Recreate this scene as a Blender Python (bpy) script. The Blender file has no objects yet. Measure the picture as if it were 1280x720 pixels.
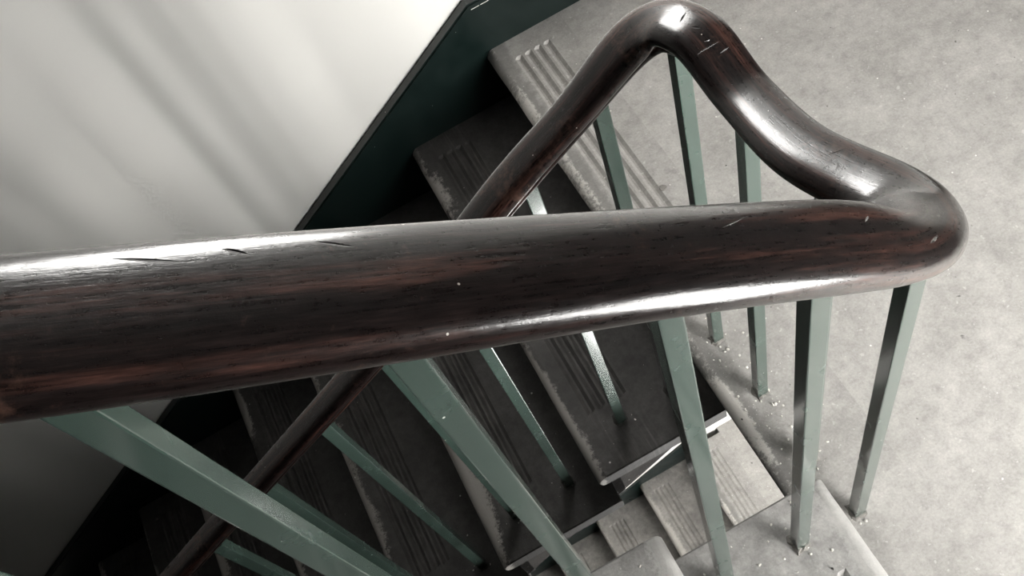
import bpy, bmesh, math, random
import numpy as np
from mathutils import Vector
random.seed(7); rng = np.random.RandomState(7)
S = bpy.context.scene
COL = S.collection

# ------------------------------------------------------------------ camera
cd = bpy.data.cameras.new('camera'); cam = bpy.data.objects.new('camera', cd); COL.objects.link(cam)
cd.sensor_width = 36.0; cd.lens = 1242.8 / 1280 * 36; cd.clip_start = 0.02
cam.location = (-0.2870, -0.6742, 1.7564)
cam.rotation_euler = (0.496926, 0.234869, -0.460026)
S.camera = cam

# ------------------------------------------------------------------ world, sun, exposure
W = bpy.data.worlds.new('overcast_sky'); S.world = W; W.use_nodes = True
wb = W.node_tree.nodes['Background']
wb.inputs[0].default_value = (1.0, 0.985, 0.955, 1); wb.inputs[1].default_value = 27.0
# bright gap of low hazy sky outside the landing window: tall, narrow and far away
az, el, dist = math.radians(30), math.radians(7), 30.0
sd = bpy.data.lights.new('sky_gap', 'AREA'); sun = bpy.data.objects.new('sky_gap', sd); COL.objects.link(sun)
sd.shape = 'RECTANGLE'; sd.size = 2.0; sd.size_y = 7.4; sd.energy = 4300.0; sd.color = (1.0, 0.98, 0.94)
to = Vector((math.sin(az) * math.cos(el), -math.cos(az) * math.cos(el), math.sin(el)))
sun.location = Vector((0, 0, .4)) + to * dist
sun.rotation_euler = (-to).to_track_quat('-Z', 'Y').to_euler()
S.view_settings.view_transform = 'Standard'; S.view_settings.look = 'None'
S.view_settings.gamma = 1.0; S.view_settings.use_curve_mapping = False
S.view_settings.exposure = 0.0

# ------------------------------------------------------------------ measures
G, R_, H = 0.27, 0.1785, 3.31          # going, rise, drop to the landing below
YW = 1.0                                # inner face of the wall string
D = 0.2976                              # depth of a tread plate
NY = -1.35                              # wall behind the near flight
AX, AY = 0.034, -0.294                  # first rising nosing, well end of the near flight

# ------------------------------------------------------------------ material helpers
def mat(name):
    m = bpy.data.materials.new(name); m.use_nodes = True
    nt = m.node_tree; b = nt.nodes['Principled BSDF']
    return m, nt, b
def N(nt, t, **k):
    n = nt.nodes.new(t)
    for a, v in k.items():
        if a.startswith('i_'): n.inputs[a[2:].replace('_', ' ')].default_value = v
        else: setattr(n, a, v)
    return n
def L(nt, a, b): nt.links.new(a, b)
def noise(nt, vec, scale, detail=4, rough=.6, w=None):
    n = N(nt, 'ShaderNodeTexNoise'); n.inputs['Scale'].default_value = scale
    n.inputs['Detail'].default_value = detail; n.inputs['Roughness'].default_value = rough
    if w is not None:
        n.noise_dimensions = '4D'; L(nt, w, n.inputs['W'])
    if vec is not None: L(nt, vec, n.inputs['Vector'])
    return n.outputs['Fac']
def ramp(nt, fac, stops, interp='LINEAR'):
    r = N(nt, 'ShaderNodeValToRGB'); cr = r.color_ramp; cr.interpolation = interp
    while len(cr.elements) < len(stops): cr.elements.new(.5)
    for e, (p, c) in zip(cr.elements, stops):
        e.position = p; e.color = (c, c, c, 1) if isinstance(c, (int, float)) else (*c, 1)
    L(nt, fac, r.inputs[0]); return r.outputs[0]
def math_(nt, op, a, b=None, c=None):
    n = N(nt, 'ShaderNodeMath', operation=op)
    for i, v in enumerate((a, b, c)):
        if v is None: continue
        if isinstance(v, (int, float)): n.inputs[i].default_value = v
        else: L(nt, v, n.inputs[i])
    return n.outputs[0]
def mixc(nt, fac, a, b, mode='MIX'):
    n = N(nt, 'ShaderNodeMix', data_type='RGBA', blend_type=mode)
    for s, v in ((n.inputs[0], fac), (n.inputs[6], a), (n.inputs[7], b)):
        if isinstance(v, (int, float)): s.default_value = v
        elif isinstance(v, tuple): s.default_value = (*v, 1)
        else: L(nt, v, s)
    return n.outputs[2]
def bump(nt, h, strength, dist, b):
    n = N(nt, 'ShaderNodeBump'); n.inputs['Strength'].default_value = strength
    n.inputs['Distance'].default_value = dist; L(nt, h, n.inputs['Height']); L(nt, n.outputs[0], b.inputs['Normal'])

def m_concrete(name, lo, hi, rough=.75, spec=.35, nosing=False):
    m, nt, b = mat(name)
    p = N(nt, 'ShaderNodeNewGeometry').outputs['Position']
    big = noise(nt, p, 8, 7, .68); mid = noise(nt, p, 42, 6, .75); fine = noise(nt, p, 210, 3, .7)
    c = ramp(nt, big, [(.28, lo), (.72, hi)])
    c = mixc(nt, .75, c, ramp(nt, mid, [(.3, (.74, .73, .72)), (.5, (.98, .975, .97)), (.70, (1.14, 1.135, 1.12))]), 'MULTIPLY')
    c = mixc(nt, .5, c, ramp(nt, fine, [(.3, .72), (.7, 1.18)]), 'MULTIPLY')
    fl = noise(nt, p, 75, 2, .6)
    c = mixc(nt, ramp(nt, fl, [(.66, 0.), (.72, .45)]), c, (.62, .61, .585))
    c = mixc(nt, ramp(nt, noise(nt, p, 17, 5, .7), [(.60, 0.), (.70, .35)]), c, tuple(x * .62 for x in lo))
    pits = noise(nt, p, 46, 2, .5)
    c = mixc(nt, ramp(nt, pits, [(.735, 0.), (.775, .75)]), c, (.035, .033, .03))
    v = N(nt, 'ShaderNodeTexVoronoi'); v.inputs['Scale'].default_value = 62; L(nt, p, v.inputs['Vector'])
    sp = N(nt, 'ShaderNodeTexWhiteNoise'); L(nt, v.outputs['Color'], sp.inputs['Vector'])
    keep = math_(nt, 'GREATER_THAN', sp.outputs['Value'], .93)
    c = mixc(nt, math_(nt, 'MULTIPLY', math_(nt, 'LESS_THAN', v.outputs['Distance'], .11), keep), c, (.75, .74, .70))
    if nosing:
        o = N(nt, 'ShaderNodeTexCoord').outputs['Object']; sx = N(nt, 'ShaderNodeSeparateXYZ'); L(nt, o, sx.inputs[0])
        near = ramp(nt, sx.outputs['X'], [(0., 1.), (.02, 1.), (.055, 0.)])
        grime = math_(nt, 'MULTIPLY', N_smooth(nt, math_(nt, 'ADD', math_(nt, 'MULTIPLY', near, .5), noise(nt, p, 14, 6, .7)), .52, .8), .55)
        c = mixc(nt, grime, c, tuple(x * .42 for x in lo))
        f = N_smooth(nt, math_(nt, 'ADD', math_(nt, 'MULTIPLY', near, .6), math_(nt, 'ADD', math_(nt, 'MULTIPLY', noise(nt, o, 6, 2, .5), .7), math_(nt, 'MULTIPLY', noise(nt, o, 95, 6, .8), .6))), 1.19, 1.30)
        c = mixc(nt, f, c, (.50, .48, .45))
    L(nt, c, b.inputs['Base Color']); b.inputs['Roughness'].default_value = rough
    b.inputs['Specular IOR Level'].default_value = spec
    bump(nt, math_(nt, 'ADD', math_(nt, 'MULTIPLY', mid, .6), math_(nt, 'MULTIPLY', fine, .4)), .35, .004, b)
    return m

def m_tread(name, base, worn, wear=1.0):
    # dark grime over the same concrete, rubbed through to pale cement along the nosing
    m, nt, b = mat(name)
    tc = N(nt, 'ShaderNodeTexCoord').outputs['Object']
    rnd = math_(nt, 'MULTIPLY', N(nt, 'ShaderNodeObjectInfo').outputs['Random'], 40)
    big = noise(nt, tc, 7, 5, .65, rnd); mid = noise(nt, tc, 38, 5, .75, rnd); fine = noise(nt, tc, 230, 3, .7, rnd)
    lo = tuple(x * .62 for x in base); hi = tuple(x * 1.45 for x in base)
    c = ramp(nt, big, [(.3, lo), (.7, hi)])
    c = mixc(nt, .8, c, ramp(nt, mid, [(.3, .6), (.7, 1.35)]), 'MULTIPLY')
    c = mixc(nt, .4, c, ramp(nt, fine, [(.3, .7), (.7, 1.25)]), 'MULTIPLY')
    sx = N(nt, 'ShaderNodeSeparateXYZ'); L(nt, tc, sx.inputs[0])
    near = ramp(nt, sx.outputs['X'], [(0.0, 1.), (.008, 1.), (.07, 0.)])
    mp = N(nt, 'ShaderNodeMapping'); mp.inputs['Scale'].default_value = (1, .4, 1); L(nt, tc, mp.inputs[0])
    patch = noise(nt, mp.outputs[0], 9, 2, .5, rnd)
    grain = noise(nt, tc, 95, 6, .8, rnd)
    f = math_(nt, 'ADD', math_(nt, 'MULTIPLY', near, .5), math_(nt, 'ADD', math_(nt, 'MULTIPLY', patch, 1.1), math_(nt, 'MULTIPLY', grain, .5)))
    f = math_(nt, 'MULTIPLY', N_smooth(nt, f, 1.16, 1.26), wear)
    c = mixc(nt, math_(nt, 'MULTIPLY', math_(nt, 'LESS_THAN', sx.outputs['Y'], .0025), .55), c, tuple(x * .3 for x in base))  # well-end face shaded in the colour, offsetting strong window light
    c = mixc(nt, f, c, worn)
    ms = N(nt, 'ShaderNodeMapping'); ms.inputs['Scale'].default_value = (150, 5, 1); L(nt, tc, ms.inputs[0])
    st = noise(nt, ms.outputs[0], 1, 4, .7, rnd)
    zone = math_(nt, 'MULTIPLY', N_smooth(nt, sx.outputs['X'], .040, .060), math_(nt, 'SUBTRACT', 1, N_smooth(nt, sx.outputs['X'], .140, .165)))
    st = math_(nt, 'MULTIPLY', math_(nt, 'MULTIPLY', N_smooth(nt, st, .45, .75), zone), math_(nt, 'MULTIPLY', N_smooth(nt, big, .35, .65), .30 * wear))
    c = mixc(nt, st, c, worn)
    v = N(nt, 'ShaderNodeTexVoronoi'); v.inputs['Scale'].default_value = 48; L(nt, tc, v.inputs['Vector'])
    sp = N(nt, 'ShaderNodeTexWhiteNoise', noise_dimensions='4D'); L(nt, v.outputs['Color'], sp.inputs['Vector']); L(nt, rnd, sp.inputs['W'])
    keep = math_(nt, 'GREATER_THAN', sp.outputs['Value'], .95)
    c = mixc(nt, math_(nt, 'MULTIPLY', math_(nt, 'LESS_THAN', v.outputs['Distance'], .10), keep), c, (.42, .41, .39))
    L(nt, c, b.inputs['Base Color']); b.inputs['Roughness'].default_value = .62
    b.inputs['Specular IOR Level'].default_value = .3
    bump(nt, math_(nt, 'ADD', mid, math_(nt, 'MULTIPLY', fine, .5)), .3, .004, b)
    return m
def N_smooth(nt, f, a, b_):
    n = N(nt, 'ShaderNodeMapRange', interpolation_type='SMOOTHSTEP'); L(nt, f, n.inputs[0])
    n.inputs[1].default_value = a; n.inputs[2].default_value = b_
    return n.outputs[0]

def m_paint(name, col, rough=.33, chips=.0, spec=.5, chipcol=(.55, .56, .52), bumpy=.12, coat=0.):
    m, nt, b = mat(name)
    p = N(nt, 'ShaderNodeNewGeometry').outputs['Position']
    n1 = noise(nt, p, 14, 4, .6); n2 = noise(nt, p, 160, 4, .7)
    b.inputs['Coat Weight'].default_value = coat; b.inputs['Coat Roughness'].default_value = .12; b.inputs['Coat IOR'].default_value = 1.6
    c = ramp(nt, n1, [(.3, tuple(x * .86 for x in col)), (.7, tuple(x * 1.12 for x in col))])
    if chips:
        v = N(nt, 'ShaderNodeTexVoronoi'); v.inputs['Scale'].default_value = 75; L(nt, p, v.inputs['Vector'])
        sp = N(nt, 'ShaderNodeTexWhiteNoise'); L(nt, v.outputs['Color'], sp.inputs['Vector'])
        keep = math_(nt, 'GREATER_THAN', sp.outputs['Value'], 1 - chips)
        c = mixc(nt, math_(nt, 'MULTIPLY', math_(nt, 'LESS_THAN', v.outputs['Distance'], .09), keep), c, chipcol)
    L(nt, c, b.inputs['Base Color']); b.inputs['Specular IOR Level'].default_value = spec
    L(nt, ramp(nt, n1, [(.3, rough * .8), (.7, rough * 1.25)]), b.inputs['Roughness'])
    bump(nt, math_(nt, 'ADD', n1, math_(nt, 'MULTIPLY', n2, .25)), bumpy, .004, b)
    return m

def m_wall(name, col):
    m, nt, b = mat(name)
    p = N(nt, 'ShaderNodeNewGeometry').outputs['Position']
    n1 = noise(nt, p, 2.2, 3, .5); n2 = noise(nt, p, 90, 3, .6)
    L(nt, ramp(nt, n1, [(.3, tuple(x * .96 for x in col)), (.7, col)]), b.inputs['Base Color'])
    b.inputs['Roughness'].default_value = .6; b.inputs['Specular IOR Level'].default_value = .25
    bump(nt, n2, .04, .003, b)
    return m

GOUGES = [
    (2.1046, 0.0642, 2.1345, 0.0588, 0.001),
    (2.1538, 0.0646, 2.165, 0.0596, 0.0016),
    (2.1986, 0.0646, 2.2181, 0.0588, 0.0011),
    (3.1724, 0.0654, 3.1716, 0.0358, 0.0009),
    (3.1587, 0.0446, 3.1604, 0.0304, 0.0008),
    (2.9591, 0.0454, 2.9472, 0.0279, 0.0007),
    (2.6106, 0.0479, 2.6238, 0.0546, 0.0008),
    (2.6696, 0.0254, 2.6893, 0.0288, 0.0012),
    (2.4588, 0.0508, 2.4867, 0.0575, 0.0006),
    (3.2159, 0.0521, 3.2205, 0.0358, 0.0012),
    (3.2025, 0.0496, 3.1953, 0.0429, 0.0016),
    (3.1807, 0.0508, 3.179, 0.0438, 0.0018),
]   # (u0, w0, u1, w1, half width) along / around the rail in metres
def m_rail(name):
    m, nt, b = mat(name)
    uv = N(nt, 'ShaderNodeUVMap'); uv.uv_map = 'UVMap'
    p = N(nt, 'ShaderNodeNewGeometry').outputs['Position']
    mp = N(nt, 'ShaderNodeMapping'); mp.inputs['Scale'].default_value = (3.2, 58, 1); L(nt, uv.outputs[0], mp.inputs[0])
    mp2 = N(nt, 'ShaderNodeMapping'); mp2.inputs['Scale'].default_value = (30, 420, 1); L(nt, uv.outputs[0], mp2.inputs[0])
    g1 = noise(nt, mp.outputs[0], 1.0, 5, .65); g2 = noise(nt, mp2.outputs[0], 1.0, 4, .7)
    big = noise(nt, p, 9, 4, .6); fine = noise(nt, p, 120, 5, .75)
    c = ramp(nt, g1, [(.30, (.005, .0038, .004)), (.52, (.013, .0078, .0072)), (.72, (.075, .032, .024))])
    c = mixc(nt, .7, c, ramp(nt, g2, [(.32, .2), (.5, .9), (.68, 2.3)]), 'MULTIPLY')
    rub = N_smooth(nt, math_(nt, 'ADD', math_(nt, 'MULTIPLY', big, .6), math_(nt, 'MULTIPLY', fine, .4)), .54, .66)
    c = mixc(nt, math_(nt, 'MULTIPLY', rub, .75), c, (.085, .046, .034))
    # gouges
    sx = N(nt, 'ShaderNodeSeparateXYZ'); L(nt, uv.outputs[0], sx.inputs[0])
    tot = None
    for (u0, w0, u1, w1, hw) in GOUGES:
        du, dw = u1 - u0, w1 - w0; ll = du * du + dw * dw
        au = math_(nt, 'SUBTRACT', sx.outputs[0], u0); aw = math_(nt, 'SUBTRACT', sx.outputs[1], w0)
        t = math_(nt, 'ADD', math_(nt, 'MULTIPLY', au, du / ll), math_(nt, 'MULTIPLY', aw, dw / ll))
        cr = math_(nt, 'SUBTRACT', math_(nt, 'MULTIPLY', au, dw / ll ** .5), math_(nt, 'MULTIPLY', aw, du / ll ** .5))
        tt = math_(nt, 'SUBTRACT', math_(nt, 'MULTIPLY', t, 2), 1)
        width = math_(nt, 'MULTIPLY', math_(nt, 'SUBTRACT', 1, math_(nt, 'MULTIPLY', tt, tt)), hw)
        f = math_(nt, 'MAXIMUM', 0, math_(nt, 'MULTIPLY', math_(nt, 'SUBTRACT', width, math_(nt, 'ABSOLUTE', cr)), 1 / hw))
        tot = f if tot is None else math_(nt, 'MAXIMUM', tot, f)
    # small dents
    v = N(nt, 'ShaderNodeTexVoronoi'); v.inputs['Scale'].default_value = 34; L(nt, p, v.inputs['Vector'])
    sp = N(nt, 'ShaderNodeTexWhiteNoise'); L(nt, v.outputs['Color'], sp.inputs['Vector'])
    keep = math_(nt, 'GREATER_THAN', sp.outputs['Value'], .96)
    dent = math_(nt, 'MULTIPLY', math_(nt, 'SUBTRACT', 1, N_smooth(nt, v.outputs['Distance'], .0, .075)), keep)
    v2 = N(nt, 'ShaderNodeTexVoronoi'); v2.inputs['Scale'].default_value = 70; L(nt, p, v2.inputs['Vector'])
    sp2 = N(nt, 'ShaderNodeTexWhiteNoise'); L(nt, v2.outputs['Color'], sp2.inputs['Vector'])
    speck = math_(nt, 'MULTIPLY', math_(nt, 'LESS_THAN', v2.outputs['Distance'], .055), math_(nt, 'GREATER_THAN', sp2.outputs['Value'], .955))
    c = mixc(nt, speck, c, (.55, .5, .45))
    hole = dent
    if tot is not None:
        c = mixc(nt, math_(nt, 'MINIMUM', math_(nt, 'MULTIPLY', tot, 2.5), 1), c, (.004, .003, .003))
        hole = math_(nt, 'ADD', dent, math_(nt, 'MULTIPLY', tot, 1.6))
    L(nt, c, b.inputs['Base Color'])
    L(nt, ramp(nt, math_(nt, 'ADD', math_(nt, 'MULTIPLY', fine, .5), math_(nt, 'MULTIPLY', g2, .5)), [(.3, .2), (.7, .42)]), b.inputs['Roughness'])
    b.inputs['Specular IOR Level'].default_value = .2
    b.inputs['Coat Weight'].default_value = 1.0; b.inputs['Coat Roughness'].default_value = .12; b.inputs['Coat IOR'].default_value = 1.45
    h = math_(nt, 'ADD', math_(nt, 'MULTIPLY', g2, .16), math_(nt, 'MULTIPLY', fine, .16))
    h = math_(nt, 'SUBTRACT', h, hole)
    bump(nt, h, .55, .0016, b)
    L(nt, [n for n in nt.nodes if n.type == 'BUMP'][-1].outputs[0], b.inputs['Coat Normal'])
    return m

def m_glass(name):
    m, nt, b = mat(name)
    out = nt.nodes['Material Output']
    t = N(nt, 'ShaderNodeBsdfTransparent'); g = N(nt, 'ShaderNodeBsdfGlossy'); g.inputs['Roughness'].default_value = .02
    mx = N(nt, 'ShaderNodeMixShader'); mx.inputs[0].default_value = .04; L(nt, t.outputs[0], mx.inputs[1]); L(nt, g.outputs[0], mx.inputs[2])
    L(nt, mx.outputs[0], out.inputs['Surface']); nt.nodes.remove(b)
    return m
def m_plain(name, col, rough=.8):
    m, nt, b = mat(name)
    p = N(nt, 'ShaderNodeNewGeometry').outputs['Position']
    n1 = noise(nt, p, 60, 4, .7)
    L(nt, ramp(nt, n1, [(.3, tuple(x * .7 for x in col)), (.7, tuple(x * 1.25 for x in col))]), b.inputs['Base Color'])
    b.inputs['Roughness'].default_value = rough
    return m

M = {}
M['floor'] = m_concrete('landing_concrete', (.31, .301, .287), (.475, .462, .441))
M['lip'] = m_concrete('landing_edge_concrete', (.275, .266, .254), (.43, .418, .40), nosing=True)
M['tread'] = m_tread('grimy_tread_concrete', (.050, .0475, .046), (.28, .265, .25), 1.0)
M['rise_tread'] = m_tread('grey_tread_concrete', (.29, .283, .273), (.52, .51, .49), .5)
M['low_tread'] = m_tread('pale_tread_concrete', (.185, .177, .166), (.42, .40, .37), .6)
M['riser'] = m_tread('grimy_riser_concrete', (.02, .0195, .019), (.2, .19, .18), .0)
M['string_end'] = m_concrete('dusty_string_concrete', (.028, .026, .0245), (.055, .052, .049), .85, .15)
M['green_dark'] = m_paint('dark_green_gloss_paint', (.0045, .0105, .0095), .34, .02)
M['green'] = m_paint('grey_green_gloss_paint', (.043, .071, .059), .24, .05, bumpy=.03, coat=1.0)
M['wall'] = m_wall('white_plaster', (.76, .752, .725))
M['hall'] = m_wall('dark_hall_paint', (.035, .036, .035))
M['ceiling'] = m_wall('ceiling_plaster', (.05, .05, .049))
M['dark'] = m_plain('dark_floor_plaster', (.10, .10, .10))  # dark grey, used on the ground floor slab
M['frame'] = m_paint('window_frame_paint', (.06, .09, .075), .4)
M['glass'] = m_glass('window_glass')
M['mortar'] = m_plain('cement_collar', (.20, .19, .175))
M['soot'] = m_plain('grimy_cement_collar', (.035, .033, .031))
M['grit'] = m_plain('pale_grit', (.74, .72, .67))
M['grit_dark'] = m_plain('dark_grit', (.03, .028, .026))
M['core'] = m_paint('black_rail_iron', (.012, .014, .014), .35)

# ------------------------------------------------------------------ object helpers
def link(o, parent=None):
    COL.objects.link(o)
    if parent is not None: o.parent = parent
    return o
def obj(name, bm, m, parent=None, smooth=False):
    me = bpy.data.meshes.new(name); bmesh.ops.recalc_face_normals(bm, faces=bm.faces); bm.to_mesh(me); bm.free()
    for x in (m if isinstance(m, list) else [m]): me.materials.append(x)
    if smooth:
        for p in me.polygons: p.use_smooth = True
    return link(bpy.data.objects.new(name, me), parent)
def thing(name, label, cat, loc=(0, 0, 0), group=None):
    o = link(bpy.data.objects.new(name, None)); o.location = loc; o.empty_display_size = .1
    o['label'] = label; o['category'] = cat
    if group: o['group'] = group
    return o
def struct(name, bm, m, parent=None):
    o = obj(name, bm, m, parent)
    if parent is None: o['kind'] = 'structure'
    return o
def box(bm, x0, x1, y0, y1, z0, z1, bev=0):
    r = bmesh.ops.create_cube(bm, size=1)['verts']
    for v in r:
        v.co.x = x0 if v.co.x < 0 else x1; v.co.y = y0 if v.co.y < 0 else y1; v.co.z = z0 if v.co.z < 0 else z1
    if bev:
        es = list({e for v in r for e in v.link_edges})
        bmesh.ops.bevel(bm, geom=es, offset=bev, segments=2, affect='EDGES', profile=.6)
    return r
def prism_y(bm, pts, y0, y1):
    a = [bm.verts.new((x, y0, z)) for x, z in pts]; b = [bm.verts.new((x, y1, z)) for x, z in pts]
    n = len(pts); bm.faces.new(a); bm.faces.new(b[::-1])
    for i in range(n): bm.faces.new((a[i], b[i], b[(i + 1) % n], a[(i + 1) % n]))

# ------------------------------------------------------------------ the setting
XL, XR, ZB, ZT = -3.7, 1.65, -5.3, 2.3
bm = bmesh.new(); box(bm, XL - .1, XL, NY, 1.03, ZB, ZT); struct('wall_left', bm, M['hall'])
bm = bmesh.new(); box(bm, XR, XR + .1, NY, 1.03, ZB, ZT); struct('wall_right', bm, M['hall'])
bm = bmesh.new(); box(bm, XL - .1, XR + .1, NY - .14, 1.15, ZT, ZT + .1); struct('ceiling', bm, M['ceiling'])
WINS = [(.34, 1.56, .15, 1.34), (.05, 1.38, -2.95, -1.25)]
FAR = [(.0, .50, 1.22, 2.14)]
def wall_with_openings(name, y0, y1, wins, m):
    xs = sorted({XL - .1, XR + .1} | {w[0] for w in wins} | {w[1] for w in wins}); zs = sorted({ZB, ZT} | {w[2] for w in wins} | {w[3] for w in wins})
    bm = bmesh.new()
    for i in range(len(xs) - 1):
        for j in range(len(zs) - 1):
            cx, cz = (xs[i] + xs[i + 1]) / 2, (zs[j] + zs[j + 1]) / 2
            if not any(a < cx < b and c < cz < d for a, b, c, d in wins):
                box(bm, xs[i], xs[i + 1], y0, y1, zs[j], zs[j + 1])
    bmesh.ops.remove_doubles(bm, verts=bm.verts, dist=1e-5)
    struct(name, bm, m)
wall_with_openings('wall_near', NY - .14, NY, WINS, M['hall'])
wall_with_openings('wall_far', 1.03, 1.15, FAR, M['wall'])
for k, (x0, x1, z0, z1) in enumerate(WINS + FAR):
    far_side = k >= len(WINS); yf = 1.08 if far_side else NY - .10
    bm = bmesh.new(); f = .035
    for a in ((x0, x1, z0, z0 + f), (x0, x1, z1 - f, z1), (x0, x0 + f, z0 + f, z1 - f), (x1 - f, x1, z0 + f, z1 - f)):
        box(bm, a[0], a[1], yf, yf + .05, a[2], a[3], .004)
    w = struct('window_%d' % (k + 1), bm, M['frame'])
    nb = (2, 1, 1)[k]
    for i in range(nb):
        xx = x0 + (x1 - x0) * (i + 1) / (nb + 1)
        bm = bmesh.new(); box(bm, xx - .011, xx + .011, yf + .01, yf + .04, z0 + f, z1 - f); obj('glazing_bar', bm, M['frame'], w)
        bm = bmesh.new()
    for i in range(nb + 1):
        xa = x0 + (x1 - x0) * i / (nb + 1) + (.011 if i else f); xb = x0 + (x1 - x0) * (i + 1) / (nb + 1) - (.011 if i < nb else f)
        bm = bmesh.new(); box(bm, xa, xb, yf + .023, yf + .027, z0 + f, z1 - f); obj('pane', bm, M['glass'], w)
    ld = bpy.data.lights.new('window_portal', 'AREA'); ld.shape = 'RECTANGLE'; ld.size = x1 - x0; ld.size_y = z1 - z0; ld.cycles.is_portal = True
    lo = link(bpy.data.objects.new('window_portal', ld)); lo.location = ((x0 + x1) / 2, 1.155 if far_side else NY - .145, (z0 + z1) / 2); lo.rotation_euler = (math.radians(-90 if far_side else 90), 0, 0)

# landing slab: its ribbed edge is the top tread plate of the descending flight
bm = bmesh.new()
box(bm, .20, XR, NY, 1.0, -.2, 0); box(bm, .03, .20, -.3, 1.0, -.2, -.04); box(bm, .0, .20, NY, -.3, -.2, 0); box(bm, .20, XR, 1.0, 1.03, -.2, 0)
fl = struct('floor', bm, M['floor'])
bm = bmesh.new()
r0 = bmesh.ops.create_cone(bm, cap_ends=True, segments=14, radius1=.0085, radius2=.007, depth=.002)['verts']
for v in r0: v.co += Vector((.1505, .423, .0006)) + Vector((random.uniform(-.001, .001), random.uniform(-.001, .001), 0))
obj('screw_plug', bm, M['mortar'], fl)
bm = bmesh.new()
box(bm, .44, XR, NY, 1.03, -H - .2, -H); struct('floor', bm, M['floor'])
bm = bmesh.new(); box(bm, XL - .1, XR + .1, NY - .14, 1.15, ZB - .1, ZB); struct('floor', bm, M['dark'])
bm = bmesh.new(); box(bm, XL, -2.43, NY, 1.03, -9 * R_ - .2, -9 * R_); struct('floor', bm, M['floor'])
bm = bmesh.new(); box(bm, XL, AX - 8 * G - .02, NY, 1.03, 9 * R_ - .2, 9 * R_); struct('floor', bm, M['floor'])
bm = bmesh.new(); box(bm, .0, XR, 1.0, 1.03, 0.0, .158); bmesh.ops.bevel(bm, geom=[e for e in bm.edges if all(v.co.z > .1 for v in e.verts) and abs(e.verts[0].co.x - e.verts[1].co.x) > .1], offset=.004, segments=2, affect='EDGES'); bb = struct('baseboard_far', bm, M['green_dark'])
bm = bmesh.new()
for x0, x1 in ((.005, .026), (.029, .050), (.052, .060)): box(bm, x0, x1, .9992, 1.0002, .1425, .1438)  # bevel highlight put in as thin white strips near the top edge
obj('edge_highlight', bm, M['grit'], bb)['label'] = 'thin white painted highlight along the top edge'

# ------------------------------------------------------------------ stair flights
GROOVES = (.060, .085, .110, .135)
def tread_mesh(name, w, d, th=.040, seed=0, wall_gap=.06, well_gap=.135, lo=0., flush=False):
    # x: 0 = front of nosing, +x towards the riser above; y: 0 = well end; z: 0 = walking surface
    rr = random.Random(seed); R = th / 2
    prof = []                                        # (x, z, groove?) from nose bottom over the top to the back
    for i in range(9):
        a = -math.pi / 2 + math.pi * i / 8
        prof.append((R - R * math.cos(a), -R + R * math.sin(a), 0))
    for g in GROOVES:
        prof += [(g - .0100, 0, 0), (g - .0030, 0, 1), (g + .0020, 0, 1), (g + .0095, 0, 0)]
    prof += [(d - .003, 0, 0), (d, 0 if flush else -.003, 0), (d, -th, 0)]
    ys = [lo, lo + .003, well_gap, well_gap + .006]
    n = 16
    ys += [well_gap + .006 + (w - wall_gap - .012 - well_gap) * i / n for i in range(1, n)]
    ys += [w - wall_gap - .006, w - wall_gap, w - .001, w]
    bm = bmesh.new(); rows = []
    for y in ys:
        row = []
        inn = well_gap + .004 < y < w - wall_gap - .004
        wob = rr.uniform(-.0006, .0006)
        for i, (x, z, g) in enumerate(prof):
            zz = z - (.0062 if (g and inn) else 0)
            xx = x
            if i in (3, 4, 5, 6): xx += wob + (.0025 if y in (lo, w) else 0)
            if 7 <= i < len(prof) - 2 and y == lo and not flush: zz -= .0025
            row.append(bm.verts.new((xx, y, zz)))
        rows.append(row)
    m = len(prof)
    for a, b in zip(rows[:-1], rows[1:]):
        for i in range(m): bm.faces.new((a[i], a[(i + 1) % m], b[(i + 1) % m], b[i]))
    bm.faces.new(rows[0]); bm.faces.new(rows[-1])
    bmesh.ops.recalc_face_normals(bm, faces=bm.faces)
    me = bpy.data.meshes.new(name); bm.to_mesh(me); bm.free()
    for p in me.polygons:
        c = p.center
        if c.x < .021: p.use_smooth = True
    return me

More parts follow.
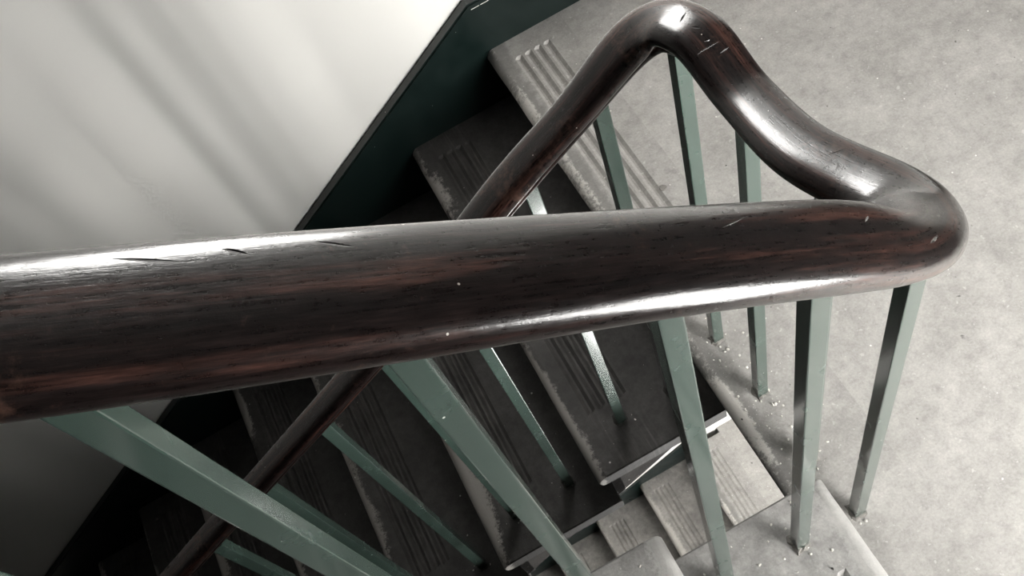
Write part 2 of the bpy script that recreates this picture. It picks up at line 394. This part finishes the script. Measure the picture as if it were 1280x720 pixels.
def flight(root, nose0, going, rise, k0, k1, up, w, d, tmat, rmat, smat, well_end_mat, top_string=.158, inset=.015, thick=.029):
    """Local frame: x towards the upper end, y 0 at the well end, w at the wall; nosing k sits at (-k*going, -k*rise)."""
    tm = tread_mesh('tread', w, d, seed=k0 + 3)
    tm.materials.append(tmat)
    rb = bmesh.new(); box(rb, 0, .02, inset, w, -rise, -.040); rm = bpy.data.meshes.new('riser'); rb.to_mesh(rm); rb.free(); rm.materials.append(rmat)
    for k in range(k0, k1 + 1):
        t = link(bpy.data.objects.new('tread', tm), root); t.location = (-k * going, 0, -k * rise)
    for k in range(k0 - 1, k1 + 1):
        if k < 0 and up == 'landing': continue
        r = link(bpy.data.objects.new('riser', rm), root); r.location = (-k * going + .026, 0, -k * rise)
    s = rise / going
    xa, xb = (-(k0 - 1) * going if up == 'landing' else -(k0 - 1) * going + .02), -(k1 + 1) * going + .03
    # closed string against the wall
    pts = [(xb, xb * s + top_string), (xa, xa * s + top_string), (xa, xa * s - .22), (xb, xb * s - .22)]
    if up == 'landing': pts = [pts[0], (xa, xa * s + top_string), (xa, xa * s - .003), (xa + .06, xa * s - .003), (xa + .06, xa * s - .22), pts[3]]
    bm = bmesh.new(); prism_y(bm, pts, w, w + thick)
    bmesh.ops.bevel(bm, geom=[e for e in bm.edges if all(v.co.z > v.co.x * s + .1 for v in e.verts) and abs(e.verts[0].co.x - e.verts[1].co.x) > .1], offset=.004, segments=2, affect='EDGES')
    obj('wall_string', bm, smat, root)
    # cut string at the well: below each plate it shows as a wedge that runs out at the back of the plate
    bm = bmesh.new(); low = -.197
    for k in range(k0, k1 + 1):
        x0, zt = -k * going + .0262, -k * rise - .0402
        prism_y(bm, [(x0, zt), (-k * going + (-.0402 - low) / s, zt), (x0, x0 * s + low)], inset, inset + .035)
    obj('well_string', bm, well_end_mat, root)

# descending flight along the white wall, with the ribbed landing edge as its top plate
f1 = thing('stair_flight', 'descending stair flight with dark grimy ribbed treads along the white wall', 'stairs', (0, 0, 0))
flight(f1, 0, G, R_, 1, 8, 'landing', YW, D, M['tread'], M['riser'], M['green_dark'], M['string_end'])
tm = tread_mesh('tread', YW, .20, seed=1, lo=-.30, flush=True); tm.materials.append(M['lip'])
t = link(bpy.data.objects.new('tread', tm), f1); t['label'] = 'pale grey ribbed top tread flush with the landing'
# rising flight on the camera's side, turned round so its nosings face the landing
f2 = thing('stair_flight', 'rising stair flight with pale grey steps under the thick near handrail', 'stairs', (AX - 8 * G, AY, 9 * R_))
f2.rotation_euler = (0, 0, math.pi)
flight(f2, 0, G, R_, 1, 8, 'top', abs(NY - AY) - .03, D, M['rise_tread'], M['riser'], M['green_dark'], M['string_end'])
# the same stair one storey down, seen through the well
f3 = thing('stair_flight', 'lower stair flight with bright top step seen down the narrow well', 'stairs', (.24, 0, -H))
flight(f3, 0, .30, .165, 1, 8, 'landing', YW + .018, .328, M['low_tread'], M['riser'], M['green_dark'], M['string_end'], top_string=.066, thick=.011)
tm = tread_mesh('tread', YW, .20, seed=9, lo=-1.345, flush=True); tm.materials.append(M['lip'])
t = link(bpy.data.objects.new('tread', tm), f3); t['label'] = 'bright ribbed top tread of the lower landing'

# ------------------------------------------------------------------ railing
CP = np.array([[-2.0958, -0.3745, 2.7046, 0.0327],
    [-1.3991, -0.3771, 2.1625, 0.0327],
    [-0.9506, -0.3788, 1.8135, 0.0327],
    [-0.7014, -0.3807, 1.6169, 0.0311],
    [-0.4592, -0.3817, 1.4284, 0.0390],
    [-0.2040, -0.3910, 1.2435, 0.0374],
    [-0.0616, -0.3860, 1.1183, 0.0392],
    [0.0255, -0.3783, 1.0344, 0.0345],
    [0.0786, -0.3351, 0.9587, 0.0325],
    [0.0940, -0.2787, 0.9091, 0.0350],
    [0.0685, -0.1745, 0.8822, 0.0335],
    [0.0688, -0.0614, 0.8630, 0.0312],
    [0.0646, 0.0367, 0.8776, 0.0326],
    [0.0282, 0.0932, 0.8526, 0.0318],
    [-0.0826, 0.0868, 0.7914, 0.0270],
    [-0.2039, 0.0883, 0.7135, 0.0286],
    [-0.4501, 0.0794, 0.5521, 0.0239],
    [-0.8984, 0.0944, 0.2556, 0.0226],
    [-1.5000, 0.0980, -0.1260, 0.0240],
    [-2.3000, 0.0980, -0.6560, 0.0240]])
def catmull(P, n=20):
    Q = np.vstack([2 * P[0] - P[1], P, 2 * P[-1] - P[-2]]); out = []
    for i in range(1, len(Q) - 2):
        a, b, c, d = Q[i - 1:i + 3]
        for t in np.linspace(0, 1, n, endpoint=False):
            out.append(.5 * ((2 * b) + (-a + c) * t + (2 * a - 5 * b + 4 * c - d) * t * t + (-a + 3 * b - 3 * c + d) * t ** 3))
    out.append(P[-1]); return np.array(out)
PATH = catmull(CP)
for _ in range(6): PATH[1:-1] = PATH[1:-1] * .5 + (PATH[:-2] + PATH[2:]) * .25
def rail_frames(P):
    T = np.gradient(P[:, :3], axis=0); T /= np.linalg.norm(T, axis=1)[:, None]
    U = np.cross(T, [0, 0, 1.]); U /= np.linalg.norm(U, axis=1)[:, None]
    return T, U, np.cross(U, T)
def rail_profile(n=112):
    # flattened oval cap over a narrower moulded base, resampled evenly along its outline
    P = []
    for i in range(81):
        t = math.pi * i / 80; c, s = math.cos(t), math.sin(t)
        P.append((1.05 * math.copysign(abs(c) ** .68, c), .56 * abs(s) ** .72))
    left = [(-1.05 * math.cos(t), -.38 * math.sin(t)) for t in np.linspace(.05, .80, 14)]
    left += [(-.70, -.30), (-.665, -.33), (-.665, -.40), (-.70, -.43), (-.75, -.47), (-.77, -.53), (-.765, -.60), (-.73, -.67), (-.66, -.72), (-.5, -.75), (-.2, -.75)]
    P += left + [(-x, z) for x, z in left[::-1]]
    P = np.array(P + [P[0]]); sgm = np.linalg.norm(np.diff(P, axis=0), axis=1); L_ = np.concatenate([[0], np.cumsum(sgm)])
    u = np.linspace(0, L_[-1], n, endpoint=False)
    return np.stack([np.interp(u, L_, P[:, 0]), np.interp(u, L_, P[:, 1])], 1)
def rail_points(P, U, Nn, prof, arc):
    # the moulded base is slimmer under the near rail and the turn than under the descending rail
    t = np.clip((arc - 2.80) / .35, 0, 1); slim = .60 + .40 * t * t * (3 - 2 * t)
    base = prof[None, :, 1] < -.29
    lat = np.where(base, prof[None, :, 0] * slim[:, None], prof[None, :, 0])
    low = np.where(base, -.29 + (prof[None, :, 1] + .29) * (.35 + .65 * slim[:, None]), prof[None, :, 1])
    return P[:, None, :3] + P[:, None, 3:4] * (lat[:, :, None] * U[:, None] + low[:, :, None] * Nn[:, None])
T_, U_, N_ = rail_frames(PATH); PR = rail_profile()
ARC = np.concatenate([[0], np.cumsum(np.linalg.norm(np.diff(PATH[:, :3], axis=0), axis=1))])
railing = thing('stair_railing', 'continuous dark wooden handrail on square green iron balusters round the stairwell', 'railing', (0.07, -.15, 0))
def place(o, parent):      # keep world placement under a moved parent
    o.parent = parent; o.matrix_parent_inverse = parent.matrix_basis.inverted() if parent.rotation_euler.to_quaternion().angle < 1e-6 else o.matrix_parent_inverse
    return o
def off(bm): bmesh.ops.translate(bm, verts=bm.verts, vec=-railing.location)
def sweep(name, prof_fn, m, smooth=True, parent=railing, uvw=.2):
    n = None; V = []; 
    prof = prof_fn; n = len(prof)
    pts = rail_points(PATH, U_, N_, prof, ARC) - np.array(parent.location)
    F = []
    for i in range(len(PATH) - 1):
        for j in range(n):
            F.append((i * n + j, i * n + (j + 1) % n, (i + 1) * n + (j + 1) % n, (i + 1) * n + j))
    F += [tuple(range(n)), tuple(range((len(PATH) - 1) * n, len(PATH) * n))[::-1]]
    me = bpy.data.meshes.new(name); me.from_pydata(pts.reshape(-1, 3).tolist(), [], F); me.materials.append(m)
    uvl = me.uv_layers.new(name='UVMap')
    for p in me.polygons:
        for k, li in enumerate(p.loop_indices):
            v = me.loops[li].vertex_index; i, j = divmod(v, n)
            jj = j
            if p.index < (len(PATH) - 1) * n and p.index % n == n - 1 and j == 0: jj = n
            uvl.data[li].uv = (ARC[i], jj / n * uvw)
        p.use_smooth = smooth and len(p.vertices) == 4
    bm = bmesh.new(); bm.from_mesh(me); bmesh.ops.recalc_face_normals(bm, faces=bm.faces); bm.to_mesh(me); bm.free()
    return link(bpy.data.objects.new(name, me), parent)
hr = sweep('handrail', PR, m_rail('dark_lacquered_wood')); hr['label'] = 'polished dark wooden handrail with scratches and worn brown patches'
core = np.array([(-.34, -.745), (.34, -.745), (.34, -.95), (-.34, -.95)])
cb = sweep('core_bar', core, M['core'], smooth=False); cb['label'] = 'black flat iron bar under the handrail'

def rail_under(x, y):
    d = np.hypot(PATH[:, 0] - x, PATH[:, 1] - y); i = int(np.argmin(d))
    # height on the tangent line at this plan position
    t = T_[i]; h = t[:2] @ t[:2]
    s = ((x - PATH[i, 0]) * t[0] + (y - PATH[i, 1]) * t[1]) / max(h, .05)
    return PATH[i, 2] + s * t[2] - PATH[i, 3] * .80
BW = .0205
def floor_at(x, y):
    if y < -.30 and x < AX: return (int((AX - x) / G) + 1) * R_
    if y > -.02 and x < 0: return -(int(-x / G) + 1) * R_
    return 0.0
near = [(.0865, -.331), (-.0515, -.364), (-.1795, -.364), (-.346, -.364), (-.493, -.364)] + [(-.493 - .142 * i, -.364) for i in range(1, 9)]
turn = [(.074, -.212), (.070, -.064), (.061, .071)]
far = [(-.045, .095), (-.166, .094), (-.326, .095), (-.462, .093), (-.600, .090)] + [(-.600 - .142 * i, .09) for i in range(1, 9)]
bmesh_cache = {}
for n, (x, y) in enumerate(near + turn + far):
    z0 = floor_at(x, y); h = rail_under(x, y) - z0
    bm = bmesh.new(); h2 = BW / 2
    box(bm, -h2, h2, -h2, h2, 0, h, .0015)
    b = obj('baluster', bm, M['green'], railing); b.location = Vector((x, y, z0)) - railing.location
    # ragged cement collar where the bar enters the step
    bm = bmesh.new(); seg = 14; rings = []
    rr = random.Random(n)
    for rad, z in ((1.0, -.0006), (.9, .002), (.74, .0042), (.5, .0045)):
        ring = []
        for i in range(seg):
            a = 2 * math.pi * i / seg; q = max(abs(math.cos(a)), abs(math.sin(a)))
            e = rad * (h2 + .0045 * rr.uniform(.3, 1.7)) / q if rad > .6 else h2 * .9 / q
            ring.append(bm.verts.new((e * math.cos(a), e * math.sin(a), z * rr.uniform(.6, 1.3))))
        rings.append(ring)
    for a, c in zip(rings[:-1], rings[1:]):
        for i in range(seg): bm.faces.new((a[i], a[(i + 1) % seg], c[(i + 1) % seg], c[i]))
    obj('base_collar', bm, M['mortar'] if z0 >= 0 else M['soot'], b)

# ------------------------------------------------------------------ loose grit on the landing and steps
def grit(name, label, m, spots, size):
    bm = bmesh.new()
    for (x, y, z, k) in spots:
        r = size * (random.random() ** 2.2 * 1.6 + .35) * k
        c = bmesh.ops.create_icosphere(bm, subdivisions=1, radius=r)['verts'] if r > .0016 else bmesh.ops.create_cone(bm, segments=4, radius1=r, radius2=r * .5, depth=r)['verts']
        sx, sy = random.uniform(.6, 1.5), random.uniform(.6, 1.3); a = random.random() * 6.28
        for v in c:
            p = v.co * random.uniform(.75, 1.2); px, py = p.x * sx, p.y * sy
            v.co = Vector((x + px * math.cos(a) - py * math.sin(a), y + px * math.sin(a) + py * math.cos(a), z + r * .35 + p.z * .55))
    o = obj(name, bm, m); o['label'] = label; o['category'] = 'grit'; o['kind'] = 'stuff'
    return o
sp = []
def scatter(n, x0, x1, y0, y1, z, k=1.):
    for _ in range(n): sp.append((random.uniform(x0, x1), random.uniform(y0, y1), z, k))
def clump(n, x, y, z, s, k=1.):
    for _ in range(n): sp.append((random.gauss(x, s), random.gauss(y, s), z, k))
for x, y in near[:5] + turn + far[:6]: clump(9, x, y, floor_at(x, y), .017, 1.0)
scatter(110, .02, .10, -.28, .35, 0, 1.0); clump(22, .045, -.10, 0, .025, 1.2); clump(16, .05, .04, 0, .02, 1.1)
scatter(110, -.20, -.01, -.62, -.305, R_, .9); scatter(16, -.45, -.25, -.5, -.305, 2 * R_, .8)
scatter(70, .1, 1.2, -.6, .95, 0, .75); scatter(50, .02, .3, .05, .9, 0, .7)
for k in range(1, 5): scatter(26, -k * G + .01, -k * G + .25, .02, .9, -k * R_, .62)
grit('scattered_grit', 'pale grit and paint crumbs scattered over the landing and steps', M['grit'], [s for s in sp if not (abs(s[0]) < .004)], .0015)
sp = []
scatter(40, .1, 1.2, -.6, .95, 0, .8); scatter(16, -.2, 0, -.6, -.31, R_, .9); clump(6, .05, -.08, 0, .03, 1.0)
grit('dark_grit', 'few dark specks of dirt lying on the pale landing floor', M['grit_dark'], sp, .0016)
